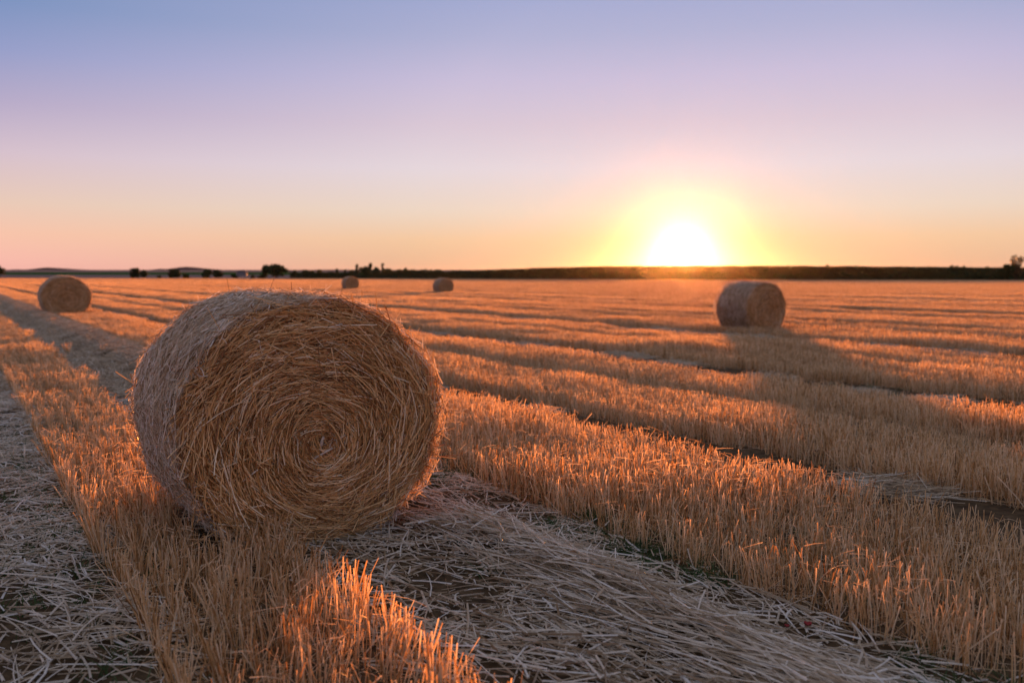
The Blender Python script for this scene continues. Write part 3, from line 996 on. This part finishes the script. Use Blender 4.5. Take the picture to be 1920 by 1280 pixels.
# ------------------------------------------------------------------ far farmhouse
def box(x0, x1, y0, y1, z0, z1):
    V = np.array([(x, y, z) for z in (z0, z1) for x, y in ((x0, y0), (x1, y0), (x1, y1), (x0, y1))], float)
    F = np.array([(0, 3, 2, 1), (4, 5, 6, 7), (0, 1, 5, 4), (1, 2, 6, 5), (2, 3, 7, 6), (3, 0, 4, 7)])
    return V, F


def flat_mat(name, c, rough=.8):
    return noise_mat(name, tuple(v * .85 for v in c), tuple(v * 1.1 for v in c), 2.0, rough, bump=0.1)


M_WALL, M_ROOF, M_PANE = flat_mat('render_wall', (.34, .32, .31)), flat_mat('roof_slate', (.075, .065, .07)), flat_mat('window_glass', (.02, .022, .03), .1)
hd = 640
hx, hz = (455 - 960) / FPX * hd, z_at(517.2, 640)
house = empty('farmhouse', (hx, hd, hz - .3), R(12))
tag(house, 'small far farmhouse with grey walls and dark hipped roof among low bushes', 'house')
obj('wall', mesh_np('wall', *box(-3.6, 3.6, -2.6, 2.6, 0, 2.6), M_WALL, smooth=False), house)
Vr = np.array([(-4, -3, 2.5), (4, -3, 2.5), (4, 3, 2.5), (-4, 3, 2.5), (-1.8, 0, 4.6), (1.8, 0, 4.6)])
mr_ = bpy.data.meshes.new('roof'); mr_.from_pydata(Vr.tolist(), [], [(0, 1, 5, 4), (1, 2, 5), (2, 3, 4, 5), (3, 0, 4), (0, 3, 2, 1)]); mr_.materials.append(M_ROOF)
rf = obj('roof', mr_, house)
obj('chimney', mesh_np('chimney', *box(.9, 1.5, -.3, .3, 3.8, 5.2), M_WALL, smooth=False), rf)
for wx in (-2.4, 0.9, 2.5):
    obj('window', mesh_np('window', *box(wx - .45, wx + .45, -2.63, -2.55, 1.0, 2.0), M_PANE, smooth=False), house)
obj('door', mesh_np('door', *box(-1.1, -.3, -2.63, -2.55, 0.02, 2.0), M_ROOF, smooth=False), house)


# ------------------------------------------------------------------ poppies in the lane edge
M_POPPY, _t, _o = new_mat('poppy_petal')
_p = _t.nodes.new('ShaderNodeBsdfPrincipled'); _p.inputs['Base Color'].default_value = (.30, .010, .010, 1); _p.inputs['Roughness'].default_value = .6
_t.links.new(_p.outputs[0], _o.inputs['Surface'])


def poppy(px, py, h, s, label):
    d = (CAM_H - h) * FPX / (py - HORIZON)
    x, y = (px - 960) / FPX * d, d
    root = empty('poppy', (x, y, 0))
    tag(root, label, 'flower', 'poppies at the edge of the stubble')
    r = strands(np.array([[0, 0, 0.]]), np.array([[0, 0, 1.]]), np.array([h]), np.array([.003]), np.array([[.01, 0, 0]]), np.array([[0, 1., 0]]), 4)
    obj('stem', mesh_np('stem', r[0], r[1], M_GREEN, {'rnd': r[2]}), root)
    for k in range(4):
        a = k * math.pi / 2 + .4
        V = []
        for i in range(5):
            for j in range(5):
                t, w = i / 4, (j / 4 - .5)
                rr = s * t; ww = w * s * 1.5 * math.sin(math.pi * (.15 + .7 * t))
                V.append((rr * math.cos(a) - ww * math.sin(a) + .01, rr * math.sin(a) + ww * math.cos(a), h + s * (.7 * t * t + .12 * math.sin(9 * w + i))))
        i = np.arange(25).reshape(5, 5)
        F = np.stack([i[:-1, :-1], i[1:, :-1], i[1:, 1:], i[:-1, 1:]], -1).reshape(-1, 4)
        obj('petal', mesh_np('petal', np.array(V), F, M_POPPY), root)


poppy(1526, 1188, .055, .016, 'small red poppy low in the weeds at the stubble edge')
poppy(1486, 1191, .045, .010, 'smaller darker red poppy bud beside the open red poppy')


# ------------------------------------------------------------------ evening haze
mh, th_, oh = new_mat('evening_haze')
pv = th_.nodes.new('ShaderNodeVolumePrincipled')
pv.inputs['Color'].default_value = (.96, .88, .78, 1)
pv.inputs['Density'].default_value = 1.0e-5
pv.inputs['Anisotropy'].default_value = 0.957
th_.links.new(pv.outputs[0], oh.inputs['Volume'])
Vb, Fb = box(-5200, 3200, -60, 3600, -1.5, 36)
tag(obj('haze', mesh_np('haze', Vb, Fb, mh, smooth=False)), 'thin warm evening haze over the whole field', kind='stuff')
